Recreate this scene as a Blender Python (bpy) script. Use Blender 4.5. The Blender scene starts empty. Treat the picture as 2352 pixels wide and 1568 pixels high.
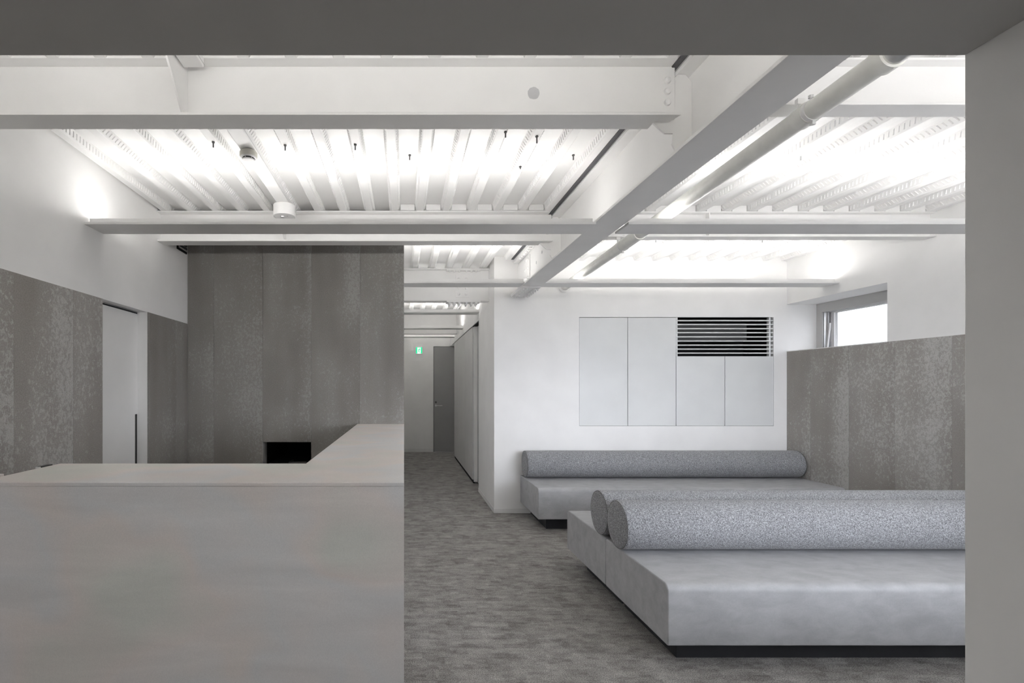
import bpy, bmesh, math, random
from mathutils import Vector, Matrix
random.seed(7)
PI = math.pi
C = bpy.context.scene.collection
S = bpy.context.scene

# ------------------------------------------------------------------ camera, world, exposure
cam_d = bpy.data.cameras.new('camera')
cam = bpy.data.objects.new('camera', cam_d); C.objects.link(cam)
cam.location = (0, 0, 1.437); cam.rotation_euler = (PI/2, 0, 0)
cam_d.sensor_width = 36; cam_d.lens = 36*1123/2352
cam_d.shift_x = (1176-928)/2352; cam_d.shift_y = (891-784)/2352
cam_d.clip_start = 0.02; cam_d.clip_end = 100
S.camera = cam

W = bpy.data.worlds.new('overcast'); S.world = W; W.use_nodes = True
bg = W.node_tree.nodes['Background']
bg.inputs['Color'].default_value = (0.92, 0.955, 1.0, 1)      # even overcast sky outside the window
bg.inputs['Strength'].default_value = 7.9
LED_L = 18.5                                                 # radiance of the cove strips

def portal(name, loc, rot, sx, sy):                          # guides sky sampling through a real opening
    d = bpy.data.lights.new(name, 'AREA'); d.shape = 'RECTANGLE'; d.size = sx; d.size_y = sy
    d.cycles.is_portal = True
    o = bpy.data.objects.new(name, d); C.objects.link(o); o.location = loc; o.rotation_euler = rot
portal('window_portal', (5.02, 5.03, 2.09), (0, PI/2, 0), 0.5, 1.1)
portal('front_window_portal', (3.0, 0.98, 1.55), (PI/2, 0, 0), 2.6, 1.5)
portal('entrance_portal', (-0.175, -2.76, 1.6), (PI/2, 0, 0), 0.35, 1.0)

S.view_settings.view_transform = 'Standard'; S.view_settings.look = 'None'
S.view_settings.gamma = 1; S.view_settings.use_curve_mapping = False
S.view_settings.exposure = 0.99
S.cycles.max_bounces = 14; S.cycles.diffuse_bounces = 9; S.cycles.glossy_bounces = 4
S.cycles.sample_clamp_indirect = 6

# ------------------------------------------------------------------ materials
def s2l(v):
    v /= 255.0
    return v/12.92 if v <= 0.04045 else ((v+0.055)/1.055)**2.4
def rgb(r, g, b): return (s2l(r), s2l(g), s2l(b), 1)
class NT:
    def __init__(s, name, rough=0.5, spec=0.5):
        s.m = bpy.data.materials.new(name); s.m.use_nodes = True
        s.t = s.m.node_tree; s.b = s.t.nodes['Principled BSDF']
        s.b.inputs['Roughness'].default_value = rough
        s.b.inputs['Specular IOR Level'].default_value = spec
    def n(s, ty, **kw):
        x = s.t.nodes.new(ty)
        for k, v in kw.items():
            if k in x.inputs: x.inputs[k].default_value = v
            else: setattr(x, k, v)
        return x
    def l(s, a, b): s.t.links.new(a, b)
    def coords(s, scale=(1, 1, 1), rnd=False):
        tc = s.n('ShaderNodeTexCoord'); mp = s.n('ShaderNodeMapping'); mp.inputs['Scale'].default_value = scale
        if rnd:
            oi = s.n('ShaderNodeObjectInfo'); mu = s.n('ShaderNodeVectorMath', operation='SCALE')
            cb = s.n('ShaderNodeCombineXYZ'); s.l(oi.outputs['Random'], cb.inputs[0]); s.l(oi.outputs['Random'], cb.inputs[2])
            s.l(cb.outputs[0], mu.inputs[0]); mu.inputs['Scale'].default_value = 37.0
            ad = s.n('ShaderNodeVectorMath', operation='ADD')
            s.l(tc.outputs['Object'], ad.inputs[0]); s.l(mu.outputs[0], ad.inputs[1]); s.l(ad.outputs[0], mp.inputs['Vector'])
        else:
            s.l(tc.outputs['Object'], mp.inputs['Vector'])
        return mp.outputs[0]
    def noise(s, co, scale, detail=3, rough=0.5, dist=0.0):
        x = s.n('ShaderNodeTexNoise'); x.inputs['Scale'].default_value = scale; x.inputs['Detail'].default_value = detail
        x.inputs['Roughness'].default_value = rough; x.inputs['Distortion'].default_value = dist
        s.l(co, x.inputs['Vector']); return x.outputs['Fac']
    def ramp(s, fac, stops):
        r = s.n('ShaderNodeValToRGB'); e = r.color_ramp.elements
        while len(e) < len(stops): e.new(0.5)
        for i, (p, c) in enumerate(stops):
            e[i].position = p; e[i].color = c if len(c) == 4 else (*c, 1)
        s.l(fac, r.inputs[0]); return r.outputs[0]
    def math(s, op, a, b=None):
        x = s.n('ShaderNodeMath', operation=op)
        for i, v in enumerate((a, b)):
            if v is None: continue
            if isinstance(v, (int, float)): x.inputs[i].default_value = v
            else: s.l(v, x.inputs[i])
        return x.outputs[0]
    def mix(s, f, a, b, bt='MIX'):
        x = s.n('ShaderNodeMix', data_type='RGBA', blend_type=bt)
        for i, v in ((0, f), (6, a), (7, b)):
            if isinstance(v, (int, float, tuple)): x.inputs[i].default_value = v
            else: s.l(v, x.inputs[i])
        return x.outputs[2]
    def base(s, c):
        if isinstance(c, tuple): s.b.inputs['Base Color'].default_value = c
        else: s.l(c, s.b.inputs['Base Color'])
    def bump(s, h, strength=0.2, dist=0.002):
        x = s.n('ShaderNodeBump'); x.inputs['Strength'].default_value = strength; x.inputs['Distance'].default_value = dist
        s.l(h, x.inputs['Height']); s.l(x.outputs[0], s.b.inputs['Normal'])

def grey(v, tint=(1, 1, 1)): return (v*tint[0], v*tint[1], v*tint[2], 1)
M = {}
def painted(name, v, rough=0.55, tint=(1, 0.995, 0.985), var=0.03, scale=3.0, bump=0.03, spec=0.35):
    t = NT(name, rough, spec); co = t.coords()
    f = t.noise(co, scale, 3)
    t.base(t.ramp(f, [(0.3, grey(v*(1-var), tint)), (0.7, grey(v*(1+var), tint))]))
    t.bump(t.noise(co, 220, 2), bump, 0.001)
    M[name] = t.m
painted('white_wall', 0.88)
painted('steel_white', 0.84, 0.42, bump=0.08)
painted('deck_white', 0.86, 0.45, bump=0.02)
painted('darkened_white', 0.50, 0.6, (1, 0.99, 0.97))  # white paint darkened to stand for the shade on the entrance soffit
painted('grey_paint', 0.50, 0.5)
painted('grey_panel', 0.66, 0.45)
painted('door_grey', 0.33, 0.45)
painted('cabinet_white', 0.74, 0.4, (0.985, 1, 1.0))
painted('pvc', 0.80, 0.42, (1, 1, 0.95), 0.05, 12, 0.10)
painted('plastic_white', 0.82, 0.35)
painted('plastic_beige', 0.62, 0.4, (1, 0.98, 0.88))
painted('putty_grey', 0.50, 0.7, (1, 1, 1.02))
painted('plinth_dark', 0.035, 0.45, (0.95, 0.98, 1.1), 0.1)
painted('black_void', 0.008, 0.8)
painted('dark_gap', 0.02, 0.8)
painted('black_plastic', 0.012, 0.35)
painted('jamb_dark', 0.10, 0.6)
painted('paving', 0.05, 0.8, (1, 1, 1), 0.2, 0.8)
painted('bolt_grey', 0.10, 0.45)
painted('seam_grey', 0.16, 0.8)
painted('gap_shade', 0.10, 0.7, (1, 1, 1.08))

def metal(name, v, rough):
    t = NT(name, rough); t.b.inputs['Metallic'].default_value = 1.0
    f = t.noise(t.coords(), 40, 2)
    t.base(t.ramp(f, [(0.3, grey(v*0.92)), (0.7, grey(v*1.05))])); M[name] = t.m
metal('steel_bare', 0.6, 0.3)
metal('aluminium', 0.7, 0.4)

def emit(name, col, strength):
    m = bpy.data.materials.new(name); m.use_nodes = True
    b = m.node_tree.nodes['Principled BSDF']
    b.inputs['Base Color'].default_value = (col[0]*0.4, col[1]*0.4, col[2]*0.4, 1)
    b.inputs['Emission Color'].default_value = col; b.inputs['Emission Strength'].default_value = strength
    M[name] = m
emit('led', (1.0, 0.98, 0.96, 1), LED_L)
emit('fill_glow', (1.0, 0.97, 0.93, 1), 3.5)  # glow of the added entrance fill panel
emit('sign_white', (0.95, 1.0, 0.98, 1), 0.5)
emit('sign_green', (0.0, 0.62, 0.26, 1), 0.62)

def glass(name, tr_c=1.0):
    m = bpy.data.materials.new(name); m.use_nodes = True; t = m.node_tree
    t.nodes.remove(t.nodes['Principled BSDF']); o = t.nodes['Material Output']
    tr = t.nodes.new('ShaderNodeBsdfTransparent'); gl = t.nodes.new('ShaderNodeBsdfGlossy')
    gl.inputs['Roughness'].default_value = 0.02; tr.inputs['Color'].default_value = (tr_c, tr_c, tr_c*1.02, 1)
    mx = t.nodes.new('ShaderNodeMixShader'); mx.inputs[0].default_value = 0.06
    t.links.new(tr.outputs[0], mx.inputs[1]); t.links.new(gl.outputs[0], mx.inputs[2]); t.links.new(mx.outputs[0], o.inputs[0])
    M[name] = m
glass('pane_glass'); glass('pane_glass_dimmed', 0.42)  # grey tint put in the second pane only to dim incoming daylight

def concrete(name, lo, hi, dens=0.0, op=0.42):
    t = NT(name, 0.62, 0.35); co = t.coords(rnd=True)
    cs = t.coords((1.0, 1.0, 0.22), rnd=True)
    big = t.noise(cs, 3.2, 2, 0.5)                          # tall soft clouds
    blot = t.noise(co, 1.7, 2)
    fl = t.noise(t.coords((1, 1, 0.75), rnd=True), 48, 4, 0.62, 0.7)                       # pale flecks
    fl2 = t.noise(co, 150, 2, 0.6)
    tc = t.n('ShaderNodeTexCoord'); sx = t.n('ShaderNodeSeparateXYZ'); t.l(tc.outputs['Object'], sx.inputs[0])
    grad = t.math('MULTIPLY', sx.outputs[0], 2.2)           # every sheet is paler towards one long edge
    grad = t.math('POWER', grad, 2.0)
    d = t.math('ADD', t.math('MULTIPLY', big, 0.48), t.math('MULTIPLY', blot, 0.42))
    d = t.math('ADD', d, t.math('MULTIPLY', grad, 0.13))
    d = t.math('ADD', d, dens-0.50)
    thr = t.math('ADD', t.math('MULTIPLY', fl, 1.0), d)
    mask = t.ramp(thr, [(0.50, (0, 0, 0)), (0.62, (1, 1, 1))])
    ground = t.ramp(t.math('ADD', t.math('MULTIPLY', big, 0.6), t.math('MULTIPLY', blot, 0.4)),
                    [(0.34, grey(lo*0.80, (1.05, 0.99, 0.93))), (0.64, grey(lo*1.25, (1.02, 1.0, 0.95)))])
    tint = t.mix(t.math('MULTIPLY', t.noise(co, 5.0, 2), 0.35), ground, grey(lo*1.0, (1.14, 1.0, 0.92)))
    pale = t.mix(fl2, grey(hi*0.86, (0.99, 1.0, 0.975)), grey(hi*1.12, (1.0, 1, 0.985)))
    c = t.mix(t.math('MULTIPLY', mask, op), tint, pale)
    c = t.mix(1.0, c, t.ramp(fl2, [(0.3, (0.82, 0.82, 0.82)), (0.7, (1.15, 1.15, 1.15))]), 'MULTIPLY')
    t.base(c); t.bump(t.math('ADD', mask, fl2), 0.12, 0.0008)
    M[name] = t.m
concrete('cement_board', 0.30, 0.58, 0.0, 0.46)
concrete('cement_board_fine', 0.24, 0.46, -0.05, 0.34)

def microcement():
    t = NT('microcement', 0.40, 0.5); co = t.coords(); cs = t.coords((0.5, 1, 3.0))
    a = t.noise(co, 2.2, 2); b = t.noise(cs, 3.0, 3, 0.55, 0.6); f = t.noise(co, 300, 2)
    g = t.ramp(b, [(0.3, grey(0.75)), (0.72, grey(0.85))])
    tn = t.ramp(a, [(0.30, (0.97, 0.98, 0.92)), (0.46, (1.06, 0.98, 0.94)), (0.56, (0.99, 0.985, 0.99)), (0.7, (1.04, 0.98, 0.96))])
    c = t.mix(1.0, g, tn, 'MULTIPLY')
    c = t.mix(1.0, c, t.ramp(f, [(0.3, (0.96, 0.96, 0.96)), (0.7, (1.04, 1.04, 1.04))]), 'MULTIPLY')
    t.base(c); t.l(t.ramp(b, [(0.3, (0.34,)*3), (0.7, (0.5,)*3)]), t.b.inputs['Roughness'])
    M['microcement'] = t.m
microcement()

def leather():
    t = NT('leather_grey', 0.52, 0.4); co = t.coords((1, 1, 1)); cs = t.coords((0.55, 1.0, 1.0))
    a = t.noise(cs, 14, 4, 0.6, 0.4); b = t.noise(co, 120, 3)
    v = t.math('ADD', t.math('MULTIPLY', a, 0.8), t.math('MULTIPLY', b, 0.2))
    t.base(t.ramp(v, [(0.32, grey(0.36, (0.985, 1, 1.03))), (0.68, grey(0.47, (0.985, 1, 1.03)))]))
    t.bump(b, 0.10, 0.001); M['leather_grey'] = t.m
leather()
def boucle():
    t = NT('woven_grey', 0.9, 0.15); co = t.coords()
    a = t.noise(co, 165, 3, 0.65, 0.6); b = t.noise(co, 380, 2)
    v = t.math('ADD', t.math('MULTIPLY', a, 0.75), t.math('MULTIPLY', b, 0.25))
    t.base(t.ramp(v, [(0.37, grey(0.10, (0.99, 1, 1.06))), (0.5, grey(0.245, (0.985, 1, 1.045))), (0.63, grey(0.50, (0.98, 1, 1.05)))]))
    t.bump(v, 0.5, 0.003)
    if 'Sheen Weight' in t.b.inputs: t.b.inputs['Sheen Weight'].default_value = 0.15
    M['woven_grey'] = t.m
boucle()
def carpet():
    t = NT('carpet', 0.95, 0.1); tc = t.n('ShaderNodeTexCoord')
    sx = t.n('ShaderNodeSeparateXYZ'); t.l(tc.outputs['Object'], sx.inputs[0])
    def cell(ax, ay, off):                                   # staggered woven dashes
        fy = t.math('FLOOR', t.math('MULTIPLY', sx.outputs[1], ay))
        wn0 = t.n('ShaderNodeTexWhiteNoise', noise_dimensions='1D'); t.l(t.math('ADD', fy, off), wn0.inputs['W'])
        fx = t.math('FLOOR', t.math('ADD', t.math('MULTIPLY', sx.outputs[0], ax), t.math('MULTIPLY', wn0.outputs[0], 7)))
        cb = t.n('ShaderNodeCombineXYZ'); t.l(fx, cb.inputs[0]); t.l(fy, cb.inputs[1]); cb.inputs[2].default_value = off
        w = t.n('ShaderNodeTexWhiteNoise', noise_dimensions='3D'); t.l(cb.outputs[0], w.inputs['Vector'])
        return w.outputs[0]
    wob = t.noise(t.coords(), 30, 2)
    c1 = cell(9.0, 20.0, 1.3); c2 = cell(16.0, 44.0, 5.7)
    co = t.coords(); big = t.noise(co, 5.0, 3); mid = t.noise(t.coords((0.75, 1.35, 1)), 17, 5, 0.72); fine = t.noise(co, 190, 3, 0.75); gr = t.noise(co, 420, 3, 0.8)
    v = t.math('ADD', t.math('MULTIPLY', c1, 0.11), t.math('MULTIPLY', c2, 0.09))
    v = t.math('ADD', v, t.math('MULTIPLY', wob, 0.10))
    v = t.math('ADD', v, t.math('MULTIPLY', big, 0.25))
    v = t.math('ADD', v, t.math('MULTIPLY', mid, 0.44))
    v = t.math('SUBTRACT', v, -0.005)
    c = t.ramp(v, [(0.34, grey(0.185, (1.06, 1, 0.95))), (0.50, grey(0.33, (1.04, 1, 0.955))), (0.66, grey(0.46, (1.03, 1, 0.96)))])
    c = t.mix(1.0, c, t.ramp(fine, [(0.36, (0.45,)*3), (0.64, (1.6,)*3)]), 'MULTIPLY')
    c = t.mix(1.0, c, t.ramp(gr, [(0.3, (0.65,)*3), (0.7, (1.35,)*3)]), 'MULTIPLY')
    t.base(c); t.bump(t.math('ADD', fine, gr), 0.7, 0.004); M['carpet'] = t.m
carpet()

# ------------------------------------------------------------------ mesh helpers
class B:
    """collects shapes and links them as one mesh object"""
    def __init__(s): s.v = []; s.f = []; s.sm = []
    def add(s, vs, fs, smooth=False):
        k = len(s.v); s.v += [tuple(v) for v in vs]; s.f += [tuple(i+k for i in f) for f in fs]; s.sm += [smooth]*len(fs); return s
    def box(s, x0, x1, y0, y1, z0, z1):
        return s.add([(x0,y0,z0),(x1,y0,z0),(x1,y1,z0),(x0,y1,z0),(x0,y0,z1),(x1,y0,z1),(x1,y1,z1),(x0,y1,z1)],
                     [(0,3,2,1),(4,5,6,7),(0,1,5,4),(1,2,6,5),(2,3,7,6),(3,0,4,7)])
    def prism(s, pts, axis, a, b):
        """pts in the two other axes (in x,y,z order), extruded along axis from a to b"""
        def mk(p, t): return {'x': (t, p[0], p[1]), 'y': (p[0], t, p[1]), 'z': (p[0], p[1], t)}[axis]
        n = len(pts); vs = [mk(p, a) for p in pts]+[mk(p, b) for p in pts]
        return s.add(vs, [tuple(range(n)), tuple(range(2*n-1, n-1, -1))]+[(i, i+n, (i+1) % n+n, (i+1) % n) for i in range(n)])
    def lathe(s, prof, p0, axis, n=24, smooth=True):
        """prof: (radius, along) pairs turned about axis through p0"""
        ax = Vector(axis).normalized(); u = ax.orthogonal().normalized(); w = ax.cross(u); p0 = Vector(p0); vs = []; fs = []
        for r, h in prof:
            for i in range(n):
                a = 2*PI*i/n; vs.append(p0+ax*h+(u*math.cos(a)+w*math.sin(a))*r)
        m = len(prof)
        for j in range(m-1):
            for i in range(n):
                fs.append((j*n+i, j*n+(i+1) % n, (j+1)*n+(i+1) % n, (j+1)*n+i))
        s.add(vs, fs, smooth)
        s.add([vs[i] for i in range(n)], [tuple(range(n))]); s.add([vs[(m-1)*n+i] for i in range(n)], [tuple(range(n))]); return s
    def rod(s, p0, p1, r, n=12):
        p0 = Vector(p0); p1 = Vector(p1); return s.lathe([(r, 0), (r, (p1-p0).length)], p0, p1-p0, n)
    def dome(s, p, axis, r, h, n=12):                        # rounded bolt head
        return s.lathe([(r, 0), (r, h*0.35), (r*0.82, h*0.75), (r*0.4, h), (0.0005, h)], p, axis, n)
    def build(s, name, mat, parent=None, bevel=0, seg=2, at=None):
        me = bpy.data.meshes.new(name); me.from_pydata(s.v, [], s.f); me.validate()
        bm = bmesh.new(); bm.from_mesh(me)
        bmesh.ops.remove_doubles(bm, verts=bm.verts, dist=1e-5)
        bmesh.ops.recalc_face_normals(bm, faces=bm.faces); bm.to_mesh(me); bm.free()
        if any(s.sm):
            me.shade_smooth() if hasattr(me, 'shade_smooth') else None
            me.set_sharp_from_angle(angle=math.radians(35))
        o = bpy.data.objects.new(name, me); C.objects.link(o)
        me.materials.append(M[mat])
        if parent is not None:
            o.parent = parent
            if at is None: o.location = -Vector(parent.location)
        if at is not None: o.location = at
        if bevel:
            b = o.modifiers.new('bevel', 'BEVEL'); b.width = bevel; b.segments = seg; b.limit_method = 'ANGLE'; b.angle_limit = math.radians(40)
        return o
def empty(name, loc=(0, 0, 0)):
    o = bpy.data.objects.new(name, None); C.objects.link(o); o.location = loc; o.empty_display_size = 0.1; return o
def tag(o, label, cat, group=None):
    o['label'] = label; o['category'] = cat
    if group: o['group'] = group
    return o
def thing(name, label, cat, loc=(0, 0, 0), group=None): return tag(empty(name, loc), label, cat, group)
def struct(o): o['kind'] = 'structure'; return o
def stuff(o): o['kind'] = 'stuff'; return o
def put(mesh, name, parent, loc, rz=0):                      # another object on shared mesh data, placed in world space (parents are unrotated)
    o = bpy.data.objects.new(name, mesh); C.objects.link(o)
    if parent is not None: o.parent = parent; loc = Vector(loc)-parent.location
    o.location = loc; o.rotation_euler = (0, 0, rz); return o

# ------------------------------------------------------------------ main dimensions (metres)
XL, XR = -2.028, 4.402           # faces of the left and right walls
YB, YR, YE = 5.624, 4.583, 10.98 # back wall, cement-board wall behind the counter, corridor end
XC = 1.037                       # corridor's right wall
ZR, ZP = 2.900, 2.950            # underside of deck ribs and of deck pans
TL, TR = 2.039, 1.859            # tops of the cement boards, left and right
YH, ZH, XP = 1.197, 2.25, 1.372  # entrance opening: far edge, soffit, right jamb
TX = 6                           # mm board thickness
BT = 0.006

# ------------------------------------------------------------------ floor, ceiling, walls
struct(B().box(-2.6, 5.3, -2.9, 11.3, -0.1, 0).build('floor', 'carpet'))
struct(B().box(-30, 30, -30, 30, -0.5, -0.4).build('ground', 'paving'))  # added out of view to cut light rising from below the horizon
ceil = struct(B().box(-2.6, 5.3, -2.9, 11.3, ZP, ZP+0.12).build('ceiling', 'deck_white'))

wl = B()
for y0, y1, z0, z1 in ((-2.9, 3.291, 0, ZP), (3.873, 4.72, 0, ZP), (3.291, 3.873, TL, ZP)): wl.box(-2.5, XL-BT, y0, y1, z0, z1)
wl.box(-2.5, -2.13, 3.291, 3.873, 0, TL)
wall_left = struct(wl.build('wall_left', 'white_wall'))

# wall behind the counter, with a niche
wc = B()
nx0, nx1, nz0, nz1 = -1.324, -0.871, 0.70, 0.931
wc.box(XL-0.1, nx0, YR+BT, 4.72, 0, ZP).box(nx1, -0.0005, YR+BT, 4.72, 0, ZP)
wc.box(nx0, nx1, YR+BT, 4.72, nz1, ZP).box(nx0, nx1, YR+BT, 4.72, 0, nz0)
wall_counter = struct(wc.build('wall_back_counter', 'grey_paint'))
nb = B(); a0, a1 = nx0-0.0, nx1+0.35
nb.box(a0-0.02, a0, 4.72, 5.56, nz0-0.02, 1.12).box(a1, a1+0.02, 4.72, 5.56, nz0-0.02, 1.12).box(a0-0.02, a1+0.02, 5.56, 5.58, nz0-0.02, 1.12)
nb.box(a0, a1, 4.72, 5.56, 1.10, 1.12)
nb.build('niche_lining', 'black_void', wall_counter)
B().box(a0, a1, YR+BT, 5.56, nz0-0.02, nz0).build('niche_shelf', 'jamb_dark', wall_counter)

# back wall of the waiting area, with an opening for the built-in cabinet
cx = [2.016, 2.574, 3.130, 3.691, 4.252]; cz0, cz1, czm = 1.001, 2.253, 1.803
wb = B().box(XC, cx[0], YB, YB+0.15, 0, ZP).box(cx[4], 4.93, YB, YB+0.15, 0, ZP)
wb.box(cx[0], cx[4], YB, YB+0.15, 0, cz0).box(cx[0], cx[4], YB, YB+0.15, cz1, ZP)
struct(wb.build('wall_back', 'white_wall'))

# right wall: low base under the cement boards, window recess above
wr = B().box(XR+BT, 5.1, 1.0, YB, 0, TR-0.004).box(XR+0.002, 5.1, 1.0, 4.456, TR, ZP).box(XR+0.002, 5.1, 4.456, YB, 2.40, ZP)
wall_right = struct(wr.build('wall_right', 'white_wall'))
struct(B().box(XR-0.001, 4.745, 4.456, YB, TR-0.004, TR+0.004).build('trim_1', 'white_wall'))    # window sill

# corridor
wcr = B().box(1.16, 1.4, YB+0.15, 11.3, 0, ZP).box(XC, 1.16, YB+0.15, 6.79, 0, ZP).box(XC, 1.16, 6.79, 10.07, 2.378, ZP).box(XC, 1.16, 10.07, YE, 2.378, ZP)
struct(wcr.build('wall_corridor_right', 'white_wall'))
struct(B().box(-0.2, -0.004, 4.72, 11.3, 0, ZP).build('wall_corridor_left', 'white_wall'))
struct(B().box(-0.004, 0.660, YE, 11.3, 0, ZP).box(0.660, 1.16, YE, 11.3, 2.371, ZP).box(0.660, 1.16, YE+0.05, 11.3, 0, 2.371).build('wall_corridor_end', 'white_wall'))
struct(B().box(4.78, 4.93, YB+0.15, 11.3, 0, ZP).build('wall_outer', 'white_wall'))

# entrance side, where the camera stands
struct(B().box(XP, XP+0.15, -2.75, YH, 0, ZP).build('wall_entrance_right', 'white_wall', bevel=0.003))
# front wall of the waiting area: daylight enters through its wide window
struct(B().box(XP+0.151, 1.70, 1.0, YH, 0, ZP).box(4.30, 5.1, 1.0, YH, 0, ZP).box(1.70, 4.30, 1.0, YH, 0, 0.80).box(1.70, 4.30, 1.0, YH, 2.30, ZP).build('wall_front', 'darkened_white'))  # unseen wall darkened to cut trough light bouncing onto the beam
fw = struct(empty('window_2', (3.0, 1.05, 0.2)))
B().box(1.70, 1.75, 1.03, 1.09, 0.80, 2.30).box(4.25, 4.30, 1.03, 1.09, 0.80, 2.30).box(1.75, 4.25, 1.03, 1.09, 0.80, 0.85).box(1.75, 4.25, 1.03, 1.09, 2.25, 2.30).box(2.975, 3.025, 1.03, 1.09, 0.85, 2.25).build('window_frame', 'grey_paint', fw)
B().box(1.75, 2.975, 1.055, 1.063, 0.85, 2.25).build('pane', 'pane_glass', fw); B().box(3.025, 4.25, 1.055, 1.063, 0.85, 2.25).build('pane', 'pane_glass', fw)
struct(B().box(-2.2, XP, -2.75, YH, ZH, ZH+0.12).box(-2.2, XP, 1.08, YH, ZH+0.12, ZP).build('ceiling_entrance', 'darkened_white', bevel=0.003))
we = B().box(-2.2, -0.35, -2.75, -2.6, 0, ZH).box(0.0, XP, -2.75, -2.6, 0, ZH).box(-0.35, 0.0, -2.75, -2.6, 2.1, ZH).box(-0.35, 0.0, -2.75, -2.6, 0, 1.1)
struct(we.build('wall_entrance_back', 'white_wall'))

# baseboards
struct(B().box(XC-0.006, 5.0, YB-0.006, YB, 0, 0.055).build('baseboard_back', 'plastic_white', bevel=0.001))
struct(B().box(XC-0.006, XC, YB, 6.79, 0, 0.055).build('baseboard_corridor_right', 'plastic_white', bevel=0.001))
struct(B().box(0, 0.66, YE-0.006, YE, 0, 0.075).build('baseboard_corridor_end', 'plastic_white', bevel=0.001))

# ------------------------------------------------------------------ cement boards (one object each)
def boards(parent, edges, z0, z1, place, rz, mat='cement_board'):
    for a, b in zip(edges[:-1], edges[1:]):
        o = B().box(0.0006, abs(b-a)-0.0006, -BT, 0, z0, z1).build('cement_board', mat, parent, at=place(a), bevel=0.0008, seg=1)
        o.rotation_euler = (0, 0, rz)
# left wall: local +x runs away from the camera, outer face looks into the room
boards(wall_left, [0.27, 0.722, 1.177, 1.632, 2.087, 2.542, 2.997, 3.291], 0, TL, lambda a: (XL-BT, a, 0), PI/2)
boards(wall_left, [3.873, 3.907, 4.362, YR], 0, TL, lambda a: (XL-BT, a, 0), PI/2, 'cement_board_fine')
# wall behind the counter
ed = [XL, -1.783, -1.326, -0.869, -0.412, 0.0]
for a, b in zip(ed[:-1], ed[1:]):
    spans = [(0, ZP)] if abs(a+1.326) > 0.01 else [(nz1, ZP), (0, nz0)]
    boards_z = spans
    for z0, z1 in boards_z:
        B().box(0.0006, b-a-0.0006, 0, BT, z0, z1).build('cement_board', 'cement_board_fine', wall_counter, at=(a, YR, 0), bevel=0.0008, seg=1)
# right wall: local +x runs towards the camera
boards(wall_right, [YB-0.001, 5.295, 4.840, 4.386, 3.928, 3.473, 3.018, 2.563, 2.108, 1.653, YH], 0, TR, lambda a: (XR+BT, a, 0), -PI/2)

# ------------------------------------------------------------------ steel deck: ribs with embossed webs
RIB = [(-0.046, ZP), (-0.0275, ZR+0.003), (-0.0245, ZR), (0.0245, ZR), (0.0275, ZR+0.003), (0.046, ZP)]
def rib_mesh(y0, y1):
    b = B(); n = len(RIB); t = 0.0015
    vs = [(x, y0, z) for x, z in RIB]+[(x, y1, z) for x, z in RIB]
    b.add(vs, [(i, i+n, i+n+1, i+1) for i in range(n-1)]); b.add(vs[:n], [tuple(range(n))]); b.add(vs[n:], [tuple(range(n))])
    return b
def emboss(y0, y1, sgn):
    b = B(); dx, dz = 0.0275-0.046, ZR+0.003-ZP; L = math.hypot(dx, dz)
    for side in (-1, 1):
        y = y0+0.03
        while y < y1-0.04:
            def p(u, yy, h):                                 # u up the web 0..1, h proud of it
                x = 0.0275+(0.046-0.0275)*u; z = ZR+0.003+(ZP-ZR-0.003)*u
                nx, nz = 0.93, -0.37
                return (side*(x+nx*h), yy, z+nz*h)
            sl = 0.014*sgn
            u0, u1 = 0.16, 0.84; w = 0.0055
            vs = [p(u0, y-w, -.001), p(u0, y+w, -.001), p(u1, y+sl+w, -.001), p(u1, y+sl-w, -.001),
                  p(u0+.08, y-w*.3, .0045), p(u0+.08, y+w*.3, .0045), p(u1-.08, y+sl+w*.3, .0045), p(u1-.08, y+sl-w*.3, .0045)]
            b.add(vs, [(4,5,6,7),(0,1,5,4),(1,2,6,5),(2,3,7,6),(3,0,4,7)])
            y += 0.030
    return b
def rib_row(xs, y0, y1):
    rm = None; em = {}
    for k, x in enumerate(xs):
        if rm is None:
            r = rib_mesh(y0, y1).build('deck_rib', 'deck_white', ceil, at=(x, 0, 0)); rm = r.data
        else: r = put(rm, 'deck_rib', ceil, (x, 0, 0))
        s = 1 if k % 2 else -1
        if s not in em:
            e = emboss(y0, y1, s).build('embossing', 'deck_white', r, at=(0, 0, 0)); em[s] = e.data
        else: e = bpy.data.objects.new('embossing', em[s]); C.objects.link(e); e.parent = r
        stuff(e)
rx = lambda k: -0.711+0.2115*k
rib_row([rx(k) for k in range(-6, 4)], 1.20, YR)
rib_row([rx(k) for k in range(4, 9)], 1.20, 9.80)
rib_row([rx(9)], 1.20, 5.60)
rib_row([rx(k) for k in range(11, 25)], 1.20, YB-0.001)
# dark strip standing in for shade in the gap between deck and main girder
B().box(1.2185, 1.2455, 1.20, 5.55, ZR-0.006, ZP).build('gap_shade_strip', 'gap_shade', ceil)
# little end closers between ribs where the deck meets the second beam row
for k in range(3, 9): B().box(rx(k)+0.047, rx(k+1)-0.047, 4.02, 4.03, ZR, ZP-0.002).build('end_closer', 'deck_white', ceil)
for k in range(11, 24): B().box(rx(k)+0.047, rx(k+1)-0.047, 4.05, 4.06, ZR, ZP-0.002).build('end_closer', 'deck_white', ceil)

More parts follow.
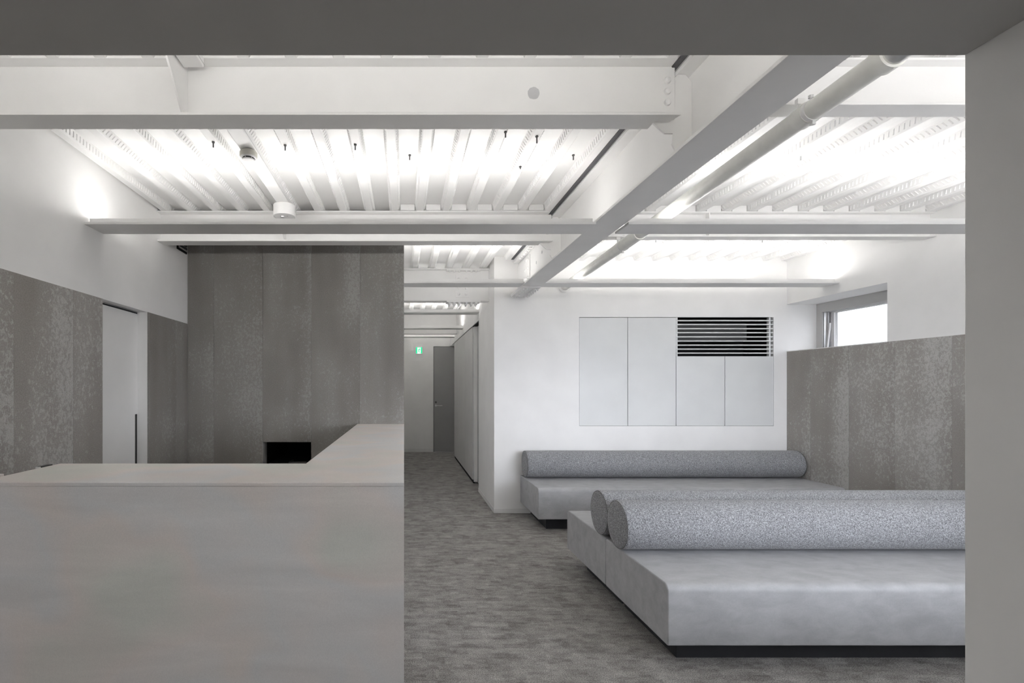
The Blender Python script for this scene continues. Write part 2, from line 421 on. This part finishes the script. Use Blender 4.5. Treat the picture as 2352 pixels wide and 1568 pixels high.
# ------------------------------------------------------------------ steel beams
def ibeam(b, x0, x1, yc, z0, z1, w, tf, tw=0.008):
    b.box(x0, x1, yc-w/2, yc+w/2, z1-tf, z1); b.box(x0, x1, yc-tw/2, yc+tw/2, z0+tf, z1-tf)
    b.box(x0, x1, yc-w/2, yc+w/2, z0, z0+tf); return b
def left_beam(yc, label, z1=ZR-0.001):
    z0, w, tf = 2.648, 0.122, 0.012
    t = thing('steel_beam', label, 'beam', (-0.4, yc, z0))
    b = B().box(XL-0.02, 1.205, yc-w/2, yc+w/2, z1-tf, z1).box(XL-0.02, 1.232, yc-0.004, yc+0.004, z0+tf, z1-tf)
    b.box(XL-0.02, 1.14, yc-w/2, yc+w/2, z0, z0+tf).prism([(1.14, yc-w/2), (1.23, yc-w/2), (1.21, yc-0.003), (1.14, yc-0.003)], 'z', z0, z0+tf)
    b.build('beam_body', 'steel_white', t, bevel=0.0015)
    for z in (2.735, 2.785, 2.835):
        B().dome((1.197, yc-0.004, z), (0, -1, 0), 0.0155, 0.013, 14).build('bolt', 'steel_white', t)
    # stiffener on the web at the cable duct
    B().prism([(yc-0.004, z0+tf), (yc-w/2+0.004, z0+tf), (yc-0.27, z1-tf), (yc-0.004, z1-tf)], 'x', -0.992, -0.983).build('stiffener_plate', 'steel_white', t, bevel=0.001)
    return t
b1 = left_beam(2.228, 'deep white steel ceiling beam nearest the entrance, patched hole near its bolted end', 2.911)
b2 = left_beam(4.090, 'deep white steel ceiling beam in front of the tall cement board wall')
pts = []
for i in range(20):
    a = 2*PI*i/20; r = 0.028*(1+random.uniform(-0.06, 0.04)); pts.append((0.589+r*math.cos(a), 2.778+r*math.sin(a)))
B().prism(pts, 'y', 2.2225, 2.2245).build('hole_plug', 'putty_grey', b1)['label'] = 'grey patch over a round hole in the web'
def right_beam(yc, label, x0=1.43):
    z0, z1, w, tf = 2.690, ZR-0.001, 0.100, 0.010
    t = thing('steel_beam', label, 'beam', (2.9, yc, z0))
    ibeam(B(), x0, XR+0.02, yc, z0, z1, w, tf).build('beam_body', 'steel_white', t, bevel=0.0015); return t
r1 = right_beam(2.212, 'slim white steel ceiling beam nearest the camera, crossed by the drain pipe')
r2 = right_beam(4.095, 'slim white steel ceiling beam over the waiting benches, farther from the camera')
B().box(2.526, 2.534, 4.047, 4.091, 2.70, ZR-0.011).build('stiffener_plate', 'steel_white', r2)
# corridor beam with bolted splice
t = thing('steel_beam', 'white steel beam with a bolted splice across the corridor mouth', 'beam', (0.5, 6.0, 2.495))
ibeam(B(), 0.0, XC, 6.0, 2.495, ZR-0.008, 0.13, 0.013).build('beam_body', 'steel_white', t, bevel=0.0015)
B().box(0.517, 0.930, 5.932, 6.068, 2.481, 2.494).build('splice_plate', 'steel_white', t, bevel=0.001)
B().box(0.517, 0.930, 5.937, 5.994, 2.866, 2.878).build('splice_plate', 'steel_white', t, bevel=0.001)
B().box(0.634, 0.800, 5.984, 5.995, 2.546, 2.83).build('splice_plate', 'steel_white', t, bevel=0.001)
for x in (0.557, 0.615, 0.674, 0.760, 0.825, 0.881):
    for yy in (5.955, 6.045):
        B().rod((x, yy, 2.481), (x, yy, 2.466), 0.019, 6).rod((x, yy, 2.466), (x, yy, 2.446), 0.011, 10).build('bolt', 'steel_white', t)
    B().dome((x, 5.965, 2.866), (0, 0, -1), 0.017, 0.014).build('bolt', 'steel_white', t)
for x in (0.671, 0.760):
    for z in (2.587, 2.66, 2.77): B().dome((x, 5.984, z), (0, -1, 0), 0.016, 0.013).build('bolt', 'steel_white', t)
t = thing('steel_beam', 'white steel beam deep in the corridor above the end door', 'beam', (0.5, 9.62, 2.495))
ibeam(B(), 0.0, XC, 9.62, 2.495, ZR-0.001, 0.13, 0.013).build('beam_body', 'steel_white', t, bevel=0.0015)

# main girder running away from the camera
g = thing('steel_girder', 'long white steel girder running to the back wall, drain pipe beside it', 'girder', (1.32, 3.4, 2.492))
B().box(1.2465, 1.398, YH+0.001, YB-0.01, 2.870, ZP-0.062).box(1.315, 1.325, YH+0.001, YB-0.01, 2.508, 2.870).box(1.22, 1.42, YH+0.001, 5.04, 2.492, 2.508).box(1.22, 1.42, 5.05, YB-0.01, 2.494, 2.508).build('girder_body', 'steel_white', g, bevel=0.0015)
B().box(1.222, 1.418, 5.06, YB-0.02, 2.478, 2.4935).build('splice_plate', 'steel_white', g, bevel=0.001)
B().box(1.303, 1.3148, 5.085, YB-0.02, 2.56, 2.83).build('splice_plate', 'steel_white', g, bevel=0.001)
B().box(1.25, 1.308, 4.86, YB-0.03, 2.857, 2.8695).build('splice_plate', 'steel_white', g, bevel=0.001)
for i in range(6):
    y = 5.12+0.082*i
    for x in (1.246, 1.280, 1.366, 1.400):
        B().rod((x, y, 2.478), (x, y, 2.467), 0.013, 6).rod((x, y, 2.467), (x, y, 2.456), 0.008, 8).build('bolt', 'steel_white', g)
for i in range(3):
    for z in (2.60, 2.695, 2.79): B().dome((1.303, 5.14+0.06*i, z), (-1, 0, 0), 0.016, 0.013, 10).build('bolt', 'steel_white', g)
for i in range(6): B().dome((1.278, 4.93+0.085*i, 2.857), (0, 0, -1), 0.017, 0.014, 10).build('bolt', 'steel_white', g)
for y, z in ((4.66, 2.733), (4.86, 2.684)):
    B().lathe([(0.016, 0), (0.016, 0.0015)], (1.3148, y, z), (-1, 0, 0), 16).build('bolt_hole', 'putty_grey', g)
GUS = [(1.136, 2.648), (1.19, 2.600), (1.227, 2.600), (1.223, 2.552), (1.24, 2.520), (1.3145, 2.510), (1.3145, 2.835), (1.285, 2.868), (1.247, 2.868), (1.233, 2.85), (1.233, 2.70)]
for yc in (2.228, 4.090):
    B().prism(GUS, 'y', yc+0.0045, yc+0.0145).build('gusset_plate', 'steel_white', g, bevel=0.001)

# ------------------------------------------------------------------ light troughs (the room's lamps)
def trough(x0, x1, y0, zb, label, lift=0.043, y_w=0.20):
    t = thing('light_trough', label, 'light', ((x0+x1)/2, y0+y_w/2, zb))
    B().box(x0, x1, y0, y0+y_w, zb, zb+0.016).build('base_plate', 'steel_white', t, bevel=0.0015)
    B().box(x0+0.001, x1-0.001, y0+0.054, y0+0.060, zb+0.016, zb+0.055).build('side_lip', 'steel_white', t)
    B().box(x0+0.001, x1-0.001, y0+y_w-0.060, y0+y_w-0.054, zb+0.016, zb+0.055).build('side_lip', 'steel_white', t)
    yc = y0+y_w/2; arc = [(yc+0.016*math.cos(PI*i/8), zb+lift+0.016*math.sin(PI*i/8)) for i in range(9)]
    B().prism(arc, 'x', x0+0.07, x1-0.07).build('led_strip', 'led', t)
    B().box(x0+0.06, x1-0.06, yc-0.012, yc+0.012, zb+0.016, zb+lift-0.0005).build('strip_base', 'aluminium', t)
    return t
trough(XL, 1.217, 3.098, 2.475, 'shallow white light trough in front of the smoke detector, from white wall to girder', 0.0525)
trough(1.423, XR, 3.098, 2.475, 'shallow white light trough under the drain pipe, nearer the camera than the other one there', 0.0525)
trough(0.001, 1.217, 4.943, 2.497, 'short white light trough beside the tall cement board wall, ending at the girder', 0.045)
trough(1.423, XR, 4.943, 2.497, 'shallow white light trough along the back wall above the built-in cabinet', 0.045)
trough(XL, 1.217, 1.238, 2.475, 'white light trough over the reception counter, hidden behind the entrance soffit')
trough(1.423, XR, 1.238, 2.475, 'white light trough over the front bench, hidden behind the entrance soffit')
trough(0.001, XC, 6.76, 2.480, 'nearest of the three slim light troughs across the corridor')
trough(0.001, XC, 8.53, 2.480, 'middle one of the three slim light troughs across the corridor')
trough(0.001, XC, 9.95, 2.478, 'farthest of the three slim light troughs across the corridor, above the exit sign')

t = thing('fill_panel', 'square added fill panel in the entrance ceiling, unseen above the camera', 'light', (-0.6, 0.0, ZH))  # unseen glowing panel added to brighten the counter front and top
B().box(-0.91, -0.29, -0.31, -0.30, ZH-0.008, ZH-0.0005).box(-0.91, -0.29, 0.30, 0.31, ZH-0.008, ZH-0.0005).box(-0.91, -0.90, -0.30, 0.30, ZH-0.008, ZH-0.0005).box(-0.30, -0.29, -0.30, 0.30, ZH-0.008, ZH-0.0005).build('frame', 'plastic_white', t)
B().box(-0.90, -0.30, -0.30, 0.30, ZH-0.006, ZH-0.0005).build('fill_diffuser', 'fill_glow', t)

# ------------------------------------------------------------------ cable duct and what hangs on it
DX0, DX1, DZ = -0.975, -0.885, 2.855
for y0, y1, lab in ((2.30, 4.02, 'white square cable duct under the ribbed ceiling, carrying smoke detector and lamp'),
                    (1.45, 2.165, 'short white cable duct ending at the web of the nearest ceiling beam')):
    t = thing('cable_duct', lab, 'duct', (-0.93, (y0+y1)/2, DZ))
    B().box(DX0, DX1, y0, y1, DZ, ZR-0.001).build('duct_body', 'plastic_white', t, bevel=0.004)
    B().box(DX0-0.001, DX0+0.004, y0, y1, DZ+0.012, DZ+0.014).box(DX1-0.004, DX1+0.001, y0, y1, DZ+0.012, DZ+0.014).build('lid_seam', 'grey_paint', t)
t = thing('smoke_detector', 'round beige smoke detector with dark sensor slots under the cable duct', 'smoke detector', (-0.93, 2.925, DZ))
B().lathe([(0.040, 0.006), (0.046, 0.0), (0.052, -0.006), (0.052, -0.026), (0.049, -0.032)], (-0.93, 2.925, DZ-0.007), (0, 0, 1), 32).build('base', 'plastic_beige', t)
B().lathe([(0.047, 0), (0.044, -0.005), (0.040, -0.006)], (-0.93, 2.925, DZ-0.039), (0, 0, 1), 32).build('rim', 'plastic_white', t)
B().lathe([(0.036, 0), (0.034, -0.008)], (-0.93, 2.925, DZ-0.0445), (0, 0, 1), 24).build('sensor_slot', 'black_plastic', t)
for i in range(6):
    a = i*PI/3+0.3
    B().rod((-0.93+0.037*math.cos(a), 2.925+0.037*math.sin(a), DZ-0.044), (-0.93+0.035*math.cos(a), 2.925+0.035*math.sin(a), DZ-0.053), 0.0026, 6).build('rib', 'plastic_white', t)
B().lathe([(0.036, 0), (0.035, -0.006), (0.024, -0.011), (0.0005, -0.012)], (-0.93, 2.925, DZ-0.052), (0, 0, 1), 28).build('cap', 'plastic_white', t)
t = thing('ceiling_lamp', 'white cylinder lamp under the far end of the cable duct', 'lamp', (-0.93, 3.80, DZ))
B().lathe([(0.083, 0), (0.084, -0.002), (0.084, -0.086), (0.080, -0.088), (0.076, -0.088), (0.074, -0.083), (0.0005, -0.083)], (-0.93, 3.80, DZ-0.001), (0, 0, 1), 40).build('housing', 'plastic_white', t)
B().lathe([(0.016, 0), (0.014, -0.008), (0.0005, -0.010)], (-0.945, 3.80, DZ-0.084), (0, 0, 1), 20).build('lens', 'steel_bare', t)
B().lathe([(0.006, 0), (0.004, -0.004)], (-0.905, 3.79, DZ-0.084), (0, 0, 1), 12).build('test_button', 'grey_paint', t)

# threaded hanger bolts left in the deck
for x, y, z, lab in ((-1.133, 2.904, ZR, 'steel hanger bolt in the ceiling before the smoke detector, nearest the white side wall'),
               (-0.715, 2.941, ZR, 'steel hanger bolt in the ceiling just beyond the cable duct and smoke detector'),
               (-0.293, 2.935, ZR, 'steel hanger bolt in the ceiling, second from the cable duct towards the girder'),
               (0.037, 3.171, ZP, 'steel hanger bolt in the ceiling straight above the corridor mouth'),
               (0.579, 2.789, ZR, 'short steel hanger bolt close behind the nearest beam, just before its patched hole'),
               (0.771, 2.838, ZR, 'longest steel hanger bolt behind the nearest beam, beneath its patched hole'),
               (0.767, 3.226, ZR, 'tiny pale hanger bolt in the ceiling between two longer ones'),
               (1.098, 3.171, ZP, 'steel hanger bolt in the ceiling closest to the girder'),
               (2.577, 3.177, ZP, 'white painted hanger bolt in the ceiling over the waiting benches'),
               (2.472, 4.80, ZR, 'tiny hanger bolt above the built-in cabinet doors'),
               (3.516, 4.80, ZR, 'tiny hanger bolt above the louvred grille of the cabinet')):
    t = thing('hanger_bolt', lab, 'bolt', (x, y, z))
    L = 0.034 if abs(x-0.767) > 0.002 else 0.018
    if abs(x-0.771) < 0.001: L = 0.042
    B().rod((x, y, z), (x, y, z-L), 0.0042, 8).build('threaded_rod', 'bolt_grey' if x < 1.5 else 'putty_grey', t)
    B().rod((x, y, z), (x, y, z-0.007), 0.009, 6).build('nut', 'steel_white' if x > 1.5 else 'bolt_grey', t)

# ------------------------------------------------------------------ drain pipe
pa, pb = Vector((1.715, 1.21, 2.624)), Vector((1.845, YB-0.003, 2.600)); dp = (pb-pa).normalized()
on = lambda y: pa+(pb-pa)*((y-pa.y)/(pb.y-pa.y))
t = thing('drain_pipe', 'pale grey drain pipe hung beside the girder and running into the back wall', 'pipe', tuple(on(3.4)))
B().rod(pa, pb, 0.043, 32).build('pipe', 'pvc', t)
for y, L in ((2.09, 0.065), (3.70, 0.30)):
    B().lathe([(0.0432, 0), (0.048, 0.002), (0.0485, 0.008), (0.0465, 0.012), (0.0465, L-0.012), (0.0485, L-0.008), (0.048, L-0.002), (0.0432, L)], on(y), dp, 32).build('coupling', 'pvc', t)
B().lathe([(0.0432, 0), (0.051, 0.002), (0.051, 0.05), (0.0432, 0.052)], on(1.725), dp, 32).build('coupling', 'pvc', t)
B().lathe([(0.0434, 0), (0.0445, 0.004), (0.0445, 0.10), (0.0434, 0.104)], on(1.615), dp, 32).build('foil_wrap', 'aluminium', t)
B().lathe([(0.0434, 0), (0.068, 0.006), (0.068, 0.016)], pb-dp*0.018, dp, 32).build('wall_collar', 'plastic_white', t)
for y in (2.083, 4.02):
    p = on(y)
    B().lathe([(0.0432, 0), (0.0462, 0), (0.0462, 0.018), (0.0432, 0.018)], p-dp*0.009, dp, 32).build('clamp_band', 'plastic_white', t)
    B().box(p.x-0.008, p.x+0.008, p.y-0.009, p.y+0.009, p.z-0.062, p.z-0.044).build('clamp_lug', 'plastic_white', t, bevel=0.002)
    zt = 2.699
    B().rod((p.x-0.018, y+0.045, p.z+0.036), (p.x-0.018, y+0.045, zt-0.03), 0.010, 10).box(p.x-0.034, p.x-0.002, y+0.036, y+0.054, zt-0.03, zt-0.005).build('hanger_bracket', 'plastic_white', t, bevel=0.001)
    B().rod((p.x+0.022, y+0.035, p.z+0.03), (p.x+0.022, y+0.035, zt+0.005), 0.0045, 8).rod((p.x+0.022, y+0.035, zt-0.006), (p.x+0.022, y+0.035, zt+0.005), 0.011, 6).build('hanger_bolt', 'aluminium', t)

# ------------------------------------------------------------------ doors
d = struct(empty('door_1', (-2.11, 3.58, 0)))
B().box(-2.128, -2.112, 3.292, 3.838, 0.005, TL-0.016).box(-2.128, -2.112, 3.871, 3.8725, 0.005, TL-0.016).box(-2.128, -2.112, 3.838, 3.871, 1.232, TL-0.016).build('door_leaf', 'plastic_white', d)
B().box(-2.127, -2.1135, 3.8382, 3.8708, 0.005, 1.2318).build('finger_pull', 'black_plastic', d)
B().box(-2.129, -2.1125, 3.292, 3.8725, TL-0.0155, TL-0.006).build('door_track', 'black_void', d)

d = struct(empty('door_2', (0.85, YE, 0)))
B().box(0.669, 1.155, YE+0.004, YE+0.044, 0.008, 2.362).build('door_leaf', 'door_grey', d, bevel=0.002)
B().box(0.660, 0.669, YE+0.004, YE+0.05, 0, 2.371).box(0.669, 1.155, YE+0.004, YE+0.05, 2.362, 2.371).build('door_frame', 'dark_gap', d)
zh = 1.437-(931-891)*YE/1123
B().rod((0.715, YE+0.006, zh), (0.715, YE-0.05, zh), 0.011, 12).rod((0.715, YE-0.045, zh), (0.857, YE-0.045, zh), 0.010, 12).build('door_handle', 'steel_bare', d)
B().rod((0.715, YE+0.006, zh), (0.715, YE-0.006, zh), 0.024, 20).build('handle_rose', 'steel_bare', d)
B().rod((0.715, YE+0.006, zh+0.075), (0.715, YE-0.010, zh+0.075), 0.022, 20).build('lock_rose', 'jamb_dark', d)
B().box(0.665, 1.155, YE-0.012, YE+0.05, 0.0, 0.006).build('threshold', 'aluminium', d)

# recessed door and tall sliding panels on the corridor's right side
d = struct(empty('door_3', (1.1, 7.1, 0)))
B().box(1.10, 1.135, 6.80, 7.33, 0.03, 2.36).build('door_leaf', 'grey_paint', d, bevel=0.002)
B().box(1.050, 1.10, 7.335, 7.375, 0.03, 2.36).build('door_jamb', 'white_wall', d)
d = struct(empty('door_4', (1.04, 8.7, 0)))
for y0, y1 in ((7.385, 7.83), (7.83, 8.265), (8.265, 9.16), (9.16, 10.06)):
    B().box(XC-0.004, 1.075, y0+0.002, y1-0.002, 0.055, 2.358).build('sliding_panel', 'grey_panel', d, bevel=0.0015)
B().box(XC+0.012, 1.155, 6.79, 10.07, 2.362, 2.378).build('door_track', 'black_void', d)
B().box(XC+0.01, 1.07, 7.38, 10.06, 0.0, 0.05).build('floor_track', 'dark_gap', d)

# ------------------------------------------------------------------ exit sign
ex0, ex1, ez0, ez1 = 0.262, 0.411, 2.198, 2.356
t = thing('exit_sign', 'small lit green and white running figure exit sign in the corridor', 'sign', (0.337, YE, 2.2))
B().box(ex0, ex1, YE-0.045, YE-0.001, ez0, ez1).build('housing', 'plastic_white', t, bevel=0.003)
fy = YE-0.0465
B().box(ex0+0.004, ex1-0.004, fy, YE-0.045, ez0+0.010, ez1-0.004).build('lit_panel', 'sign_white', t)
w = ex1-ex0
gr = B().box(ex0+0.004, ex0+0.035, fy-0.001, fy, ez0+0.012, ez1-0.004).box(ex1-0.036, ex1-0.004, fy-0.001, fy, ez0+0.012, ez1-0.004).box(ex0+0.035, ex1-0.036, fy-0.001, fy, ez1-0.012, ez1-0.004)
gr.build('green_border', 'sign_green', t)
cxs, czs = (ex0+ex1)/2, (ez0+ez1)/2
m = B()
hd = [(cxs+0.016+0.009*math.cos(a*PI/6), czs+0.045+0.009*math.sin(a*PI/6)) for a in range(12)]
m.prism(hd, 'y', fy-0.0012, fy)
def limb(a, b, r):
    a = Vector((a[0], a[1])); b = Vector((b[0], b[1])); n = (b-a).normalized(); p = Vector((-n.y, n.x))*r; e = n*r*0.5
    m.prism([tuple(a-e+p), tuple(a-e-p), tuple(b+e-p), tuple(b+e+p)], 'y', fy-0.0012, fy)
limb((cxs+0.010, czs+0.032), (cxs-0.008, czs-0.004), 0.0085)
limb((cxs-0.006, czs-0.006), (cxs-0.010, czs-0.030), 0.0052); limb((cxs-0.010, czs-0.030), (cxs-0.026, czs-0.042), 0.0046)
limb((cxs-0.006, czs-0.006), (cxs+0.012, czs-0.028), 0.0052); limb((cxs+0.012, czs-0.028), (cxs+0.018, czs-0.055), 0.0046)
limb((cxs+0.008, czs+0.028), (cxs-0.018, czs+0.022), 0.004); limb((cxs-0.018, czs+0.022), (cxs-0.026, czs+0.006), 0.0036)
limb((cxs+0.012, czs+0.026), (cxs+0.024, czs+0.008), 0.004); limb((cxs+0.024, czs+0.008), (cxs+0.034, czs+0.014), 0.0036)
m.build('running_figure', 'sign_green', t)

# ------------------------------------------------------------------ built-in cabinet with louvre
t = thing('wall_cabinet', 'built-in white wall cabinet with four flush doors and a louvred grille', 'cabinet', ((cx[0]+cx[4])/2, YB, cz0))
gp = 0.0028
for a, b, z1 in ((cx[0], cx[1], cz1), (cx[1], cx[2], cz1), (cx[2], cx[3], czm), (cx[3], cx[4], czm)):
    o = B().box(a+gp, b-gp, YB, YB+0.018, cz0+gp, z1-(0.006 if z1 == cz1 else 0)).build('door', 'cabinet_white', t, bevel=0.0012)
ca = B().box(cx[0], cx[4], YB+0.5, YB+0.52, cz0, cz1).box(cx[0], cx[0]+0.002, YB+0.02, YB+0.5, cz0, cz1).box(cx[4]-0.002, cx[4], YB+0.06, YB+0.5, cz0, cz1)
ca.box(cx[0], cx[4], YB+0.02, YB+0.5, cz0, cz0+0.002).box(cx[0], cx[4], YB+0.02, YB+0.5, cz1-0.002, cz1).box(cx[2]-0.016, cx[2]-0.001, YB+0.02, YB+0.5, cz0, cz1)
ca.build('carcass', 'black_void', t)
zs = [1.437+(891-(700+p/7.35))*YB/1123 for p in (263, 330, 400, 468, 539, 608, 678, 745, 813)]
for z in zs: B().box(cx[2]+0.004, cx[4]-0.004, YB+0.001, YB+0.046, z-0.0065, z+0.0065).build('louvre_slat', 'cabinet_white', t, bevel=0.0012, seg=1)
for xm in (cx[2]+0.011, 1769.0):
    if xm > 100: xm = (xm-928)*YB/1123
    B().box(xm-0.009, xm+0.009, YB+0.006, YB+0.043, czm+0.001, cz1-0.003).build('louvre_post', 'cabinet_white', t)
B().box(cx[2]+0.05, cx[4]-0.22, YB+0.12, YB+0.40, 1.99, 2.20).box(cx[2]+0.02, cx[4]-0.02, YB+0.10, YB+0.48, 1.76, 1.785).build('inner_unit', 'jamb_dark', t, bevel=0.02)

# ------------------------------------------------------------------ window in the right-hand recess
wnd = struct(empty('window_1', (4.75, 5.03, TR)))
x0, x1 = 4.743, 4.885; wy0, wy1, wz0, wz1 = 4.456, YB, TR+0.004, 2.40
B().box(x0, x1, wy0, wy1, 2.298, wz1).box(x0, x1, wy0, wy1, wz0, wz0+0.012).box(x0, x1, 5.545, wy1, wz0+0.012, 2.298).box(x0, x1, wy0, 4.50, wz0+0.012, 2.298).build('window_frame', 'grey_paint', wnd, bevel=0.001)
B().box(x0+0.015, x0+0.030, 5.535, 5.545, wz0+0.012, 2.298).box(x0+0.062, x0+0.066, 5.537, 5.545, wz0+0.012, 2.298).box(x0+0.085, x0+0.100, 5.533, 5.545, wz0+0.012, 2.298).build('jamb_channel', 'aluminium', wnd)
B().box(x0+0.100, x0+0.145, 5.508, 5.533, wz0+0.012, 2.298).box(x0+0.100, x0+0.145, 4.50, 4.54, wz0+0.012, 2.298).box(x0+0.100, x0+0.145, 4.54, 5.508, wz0+0.012, wz0+0.022).box(x0+0.100, x0+0.145, 4.54, 5.508, 2.287, 2.298).build('sash', 'plastic_white', wnd, bevel=0.002)
B().box(x0+0.120, x0+0.126, 4.54, 5.508, wz0+0.022, 2.287).build('pane', 'pane_glass_dimmed', wnd)
B().prism([(x0+0.030, wz0+0.02), (x0+0.046, wz0+0.02), (x0+0.078, wz0+0.31), (x0+0.062, wz0+0.31)], 'y', 5.515, 5.528).build('stay_arm', 'plastic_white', wnd)
B().rod((x0+0.070, 5.52, wz0+0.31), (x0+0.070, 5.52, 2.29), 0.003, 8).build('stay_rod', 'jamb_dark', wnd)
B().rod((x0+0.038, 5.50, wz0+0.022), (x0+0.015, 5.50, wz0+0.022), 0.006, 8).build('stay_pivot', 'jamb_dark', wnd)

# ------------------------------------------------------------------ vent high on the left wall
t = thing('air_vent', 'small dark framed air vent high in the corner by the tall cement boards', 'vent', (XL, 4.47, 2.78))
B().box(XL-0.006, XL+0.004, 4.372, 4.388, 2.700, 2.87).box(XL-0.006, XL+0.004, 4.372, 4.562, 2.684, 2.700).build('frame_gap', 'black_void', t)
B().box(XL-0.006, XL+0.007, 4.392, 4.405, 2.702, 2.87).box(XL-0.006, XL+0.007, 4.392, 4.570, 2.702, 2.715).build('frame', 'grey_paint', t)
for i in range(5): B().box(XL-0.006, XL+0.003, 4.408, 4.568, 2.722+0.028*i, 2.742+0.028*i).build('vent_slat', 'jamb_dark', t)

# ------------------------------------------------------------------ reception counter
CF, CI, CT, CW = 1.734, 2.175, 1.102, 0.437
t = thing('reception_counter', 'large plain grey L-shaped reception counter in front of the tall cement boards', 'counter', (-0.7, 1.95, 0))
B().prism([(-1.530, CF), (0.0, CF), (0.0, YR-0.001), (-CW, YR-0.001), (-CW, CI), (-1.530, CI)], 'z', CT-0.014, CT).build('counter_top', 'microcement', t, bevel=0.0025)
B().box(-1.530, 0.0, CF+0.0005, CF+0.03, 0, CT-0.0142).build('front_panel', 'microcement', t)
B().box(-0.03, -0.0005, CF+0.031, YR-0.001, 0, CT-0.0142).build('side_panel', 'microcement', t)
B().box(-1.530, -1.500, CF+0.031, CI, 0, CT-0.0142).build('side_panel', 'microcement', t)
B().box(-1.499, -CW, CI-0.03, CI, 0, CT-0.0142).build('back_panel', 'microcement', t)
B().box(-CW, -CW+0.03, CI, YR-0.001, 0, CT-0.0142).build('back_panel', 'microcement', t)
t = thing('side_ledge', 'low grey ledge between the reception counter and the board clad wall', 'ledge', (-1.8, 1.7, 0))
B().box(XL+0.001, -1.566, 1.45, 1.915, CT-0.03, CT).build('ledge_top', 'microcement', t, bevel=0.002)
B().box(XL+0.001, -1.566, 1.46, 1.905, 0, CT-0.0302).build('ledge_body', 'microcement', t)
t = thing('cable_clip', 'tiny black clip with a white tip on the end of the reception counter', 'clip', (-1.54, 2.085, CT))
B().box(-1.553, -1.5302, 2.065, 2.13, CT-0.020, CT+0.004).build('clip_body', 'black_plastic', t, bevel=0.002)
B().box(-1.552, -1.5335, 2.058, 2.0648, CT-0.018, CT+0.003).build('clip_tip', 'plastic_white', t, bevel=0.001)
t = thing('paper_tray', 'slim grey tray lying in the dark wall niche', 'tray', (-1.03, 4.8, nz0))
B().box(-1.10, -0.93, 4.66, 4.86, nz0+0.001, nz0+0.012).build('tray_base', 'jamb_dark', t, bevel=0.003)
B().box(-1.10, -0.93, 4.66, 4.665, nz0+0.012, nz0+0.035).box(-1.10, -1.095, 4.665, 4.86, nz0+0.012, nz0+0.035).box(-0.935, -0.93, 4.665, 4.86, nz0+0.012, nz0+0.035).build('tray_rim', 'jamb_dark', t)

# ------------------------------------------------------------------ upholstered benches and bolsters
def rounded(y0, y1, z0, z1, rf, rb, r=0.010):
    """bench profile in y,z; rf/rb: radius of the top front and top back edges"""
    pts = []
    def arc(cy, cz, rad, a0, n=6):
        for i in range(n+1):
            a = a0+PI/2*i/n; pts.append((cy+rad*math.cos(a), cz+rad*math.sin(a)))
    arc(y1-r, z0+r, r, -PI/2, 3); arc(y1-rb, z1-rb, rb, 0); arc(y0+rf, z1-rf, rf, PI/2); arc(y0+r, z0+r, r, PI, 3)
    return pts
def bench(x0, x1, y0, y1, py0, py1, front_low, label):
    z0, z1 = 0.1295, 0.441
    t = thing('bench_seat', label, 'bench', ((x0+x1)/2, (y0+y1)/2, 0), 'upholstered waiting benches')
    rf, rb = (0.04, 0.012) if front_low else (0.012, 0.04)
    prof = rounded(y0, y1, z0, z1, rf, rb)
    b = B().prism(prof, 'x', x0, x1); o = b.build('seat', 'leather_grey', t, bevel=0.006, seg=3)
    o.data.shade_smooth(); o.data.set_sharp_from_angle(angle=math.radians(50))
    # piping along the exposed end
    cy, cz = (y0+y1)/2, (z0+z1)/2; ins = [(y-math.copysign(0.0028, y-cy), z-math.copysign(0.0028, z-cz)) for y, z in prof]; p = B(); k = ins+[ins[0]]
    for a, c in zip(k[:-1], k[1:]):
        if max(a[1], c[1]) < z0+0.012: continue
        p.rod((x0+0.0045, a[0], a[1]), (x0+0.0045, c[0], c[1]), 0.0022, 6)
    p.build('piping', 'leather_grey', t)
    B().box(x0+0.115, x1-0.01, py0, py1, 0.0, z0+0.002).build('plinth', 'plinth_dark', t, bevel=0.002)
    return t
SX = 1.336; XE = XR-0.004
bench(SX, XE, 4.862, YB-0.008, 4.996, YB-0.02, True, 'grey upholstered bench along the white back wall')
bench(SX, XE, 3.2450, 4.006, 3.26, 3.875, False, 'grey upholstered bench facing the back wall, middle of the three')
bench(SX, XE, 2.476, 3.2370, 2.607, 3.22, True, 'grey upholstered bench nearest the camera with a wide front')
def bolster(x0, x1, yc, label):
    r, z = 0.148, 0.4425+0.148
    t = thing('bolster', label, 'bolster', ((x0+x1)/2, yc, 0.441), 'round back bolsters')
    L = x1-x0; e = 0.014
    B().lathe([(r-0.006, e*0.3), (r-0.0015, e*0.7), (r, e*1.6), (r, L-e*1.6), (r-0.0015, L-e*0.7), (r-0.006, L-e*0.3)], (x0, yc, z), (1, 0, 0), 64).build('cover', 'woven_grey', t)
    for xx, sg in ((x0, 1), (x1, -1)):
        B().lathe([(r-0.0055, 0.006), (r-0.012, 0.002), (r*0.75, -0.001), (r*0.4, -0.003), (0.001, -0.004)], (xx, yc, z), (sg, 0, 0), 64).build('end_cap', 'woven_grey', t)
        ring = B(); n = 64
        for i in range(n):
            a, c = 2*PI*i/n, 2*PI*(i+1)/n
            ring.rod((xx+sg*0.006, yc+(r-0.004)*math.cos(a), z+(r-0.004)*math.sin(a)), (xx+sg*0.006, yc+(r-0.004)*math.cos(c), z+(r-0.004)*math.sin(c)), 0.0024, 5)
        ring.build('piping', 'seam_grey', t)
    return t
bolster(1.345, 4.388, 5.468, 'dark grey woven bolster against the white back wall')
bolster(1.325, 4.388, 3.337, 'grey woven bolster behind the front one, mostly hidden by it')
bolster(1.320, 4.388, 3.039, 'large grey woven bolster nearest the camera on the front bench')
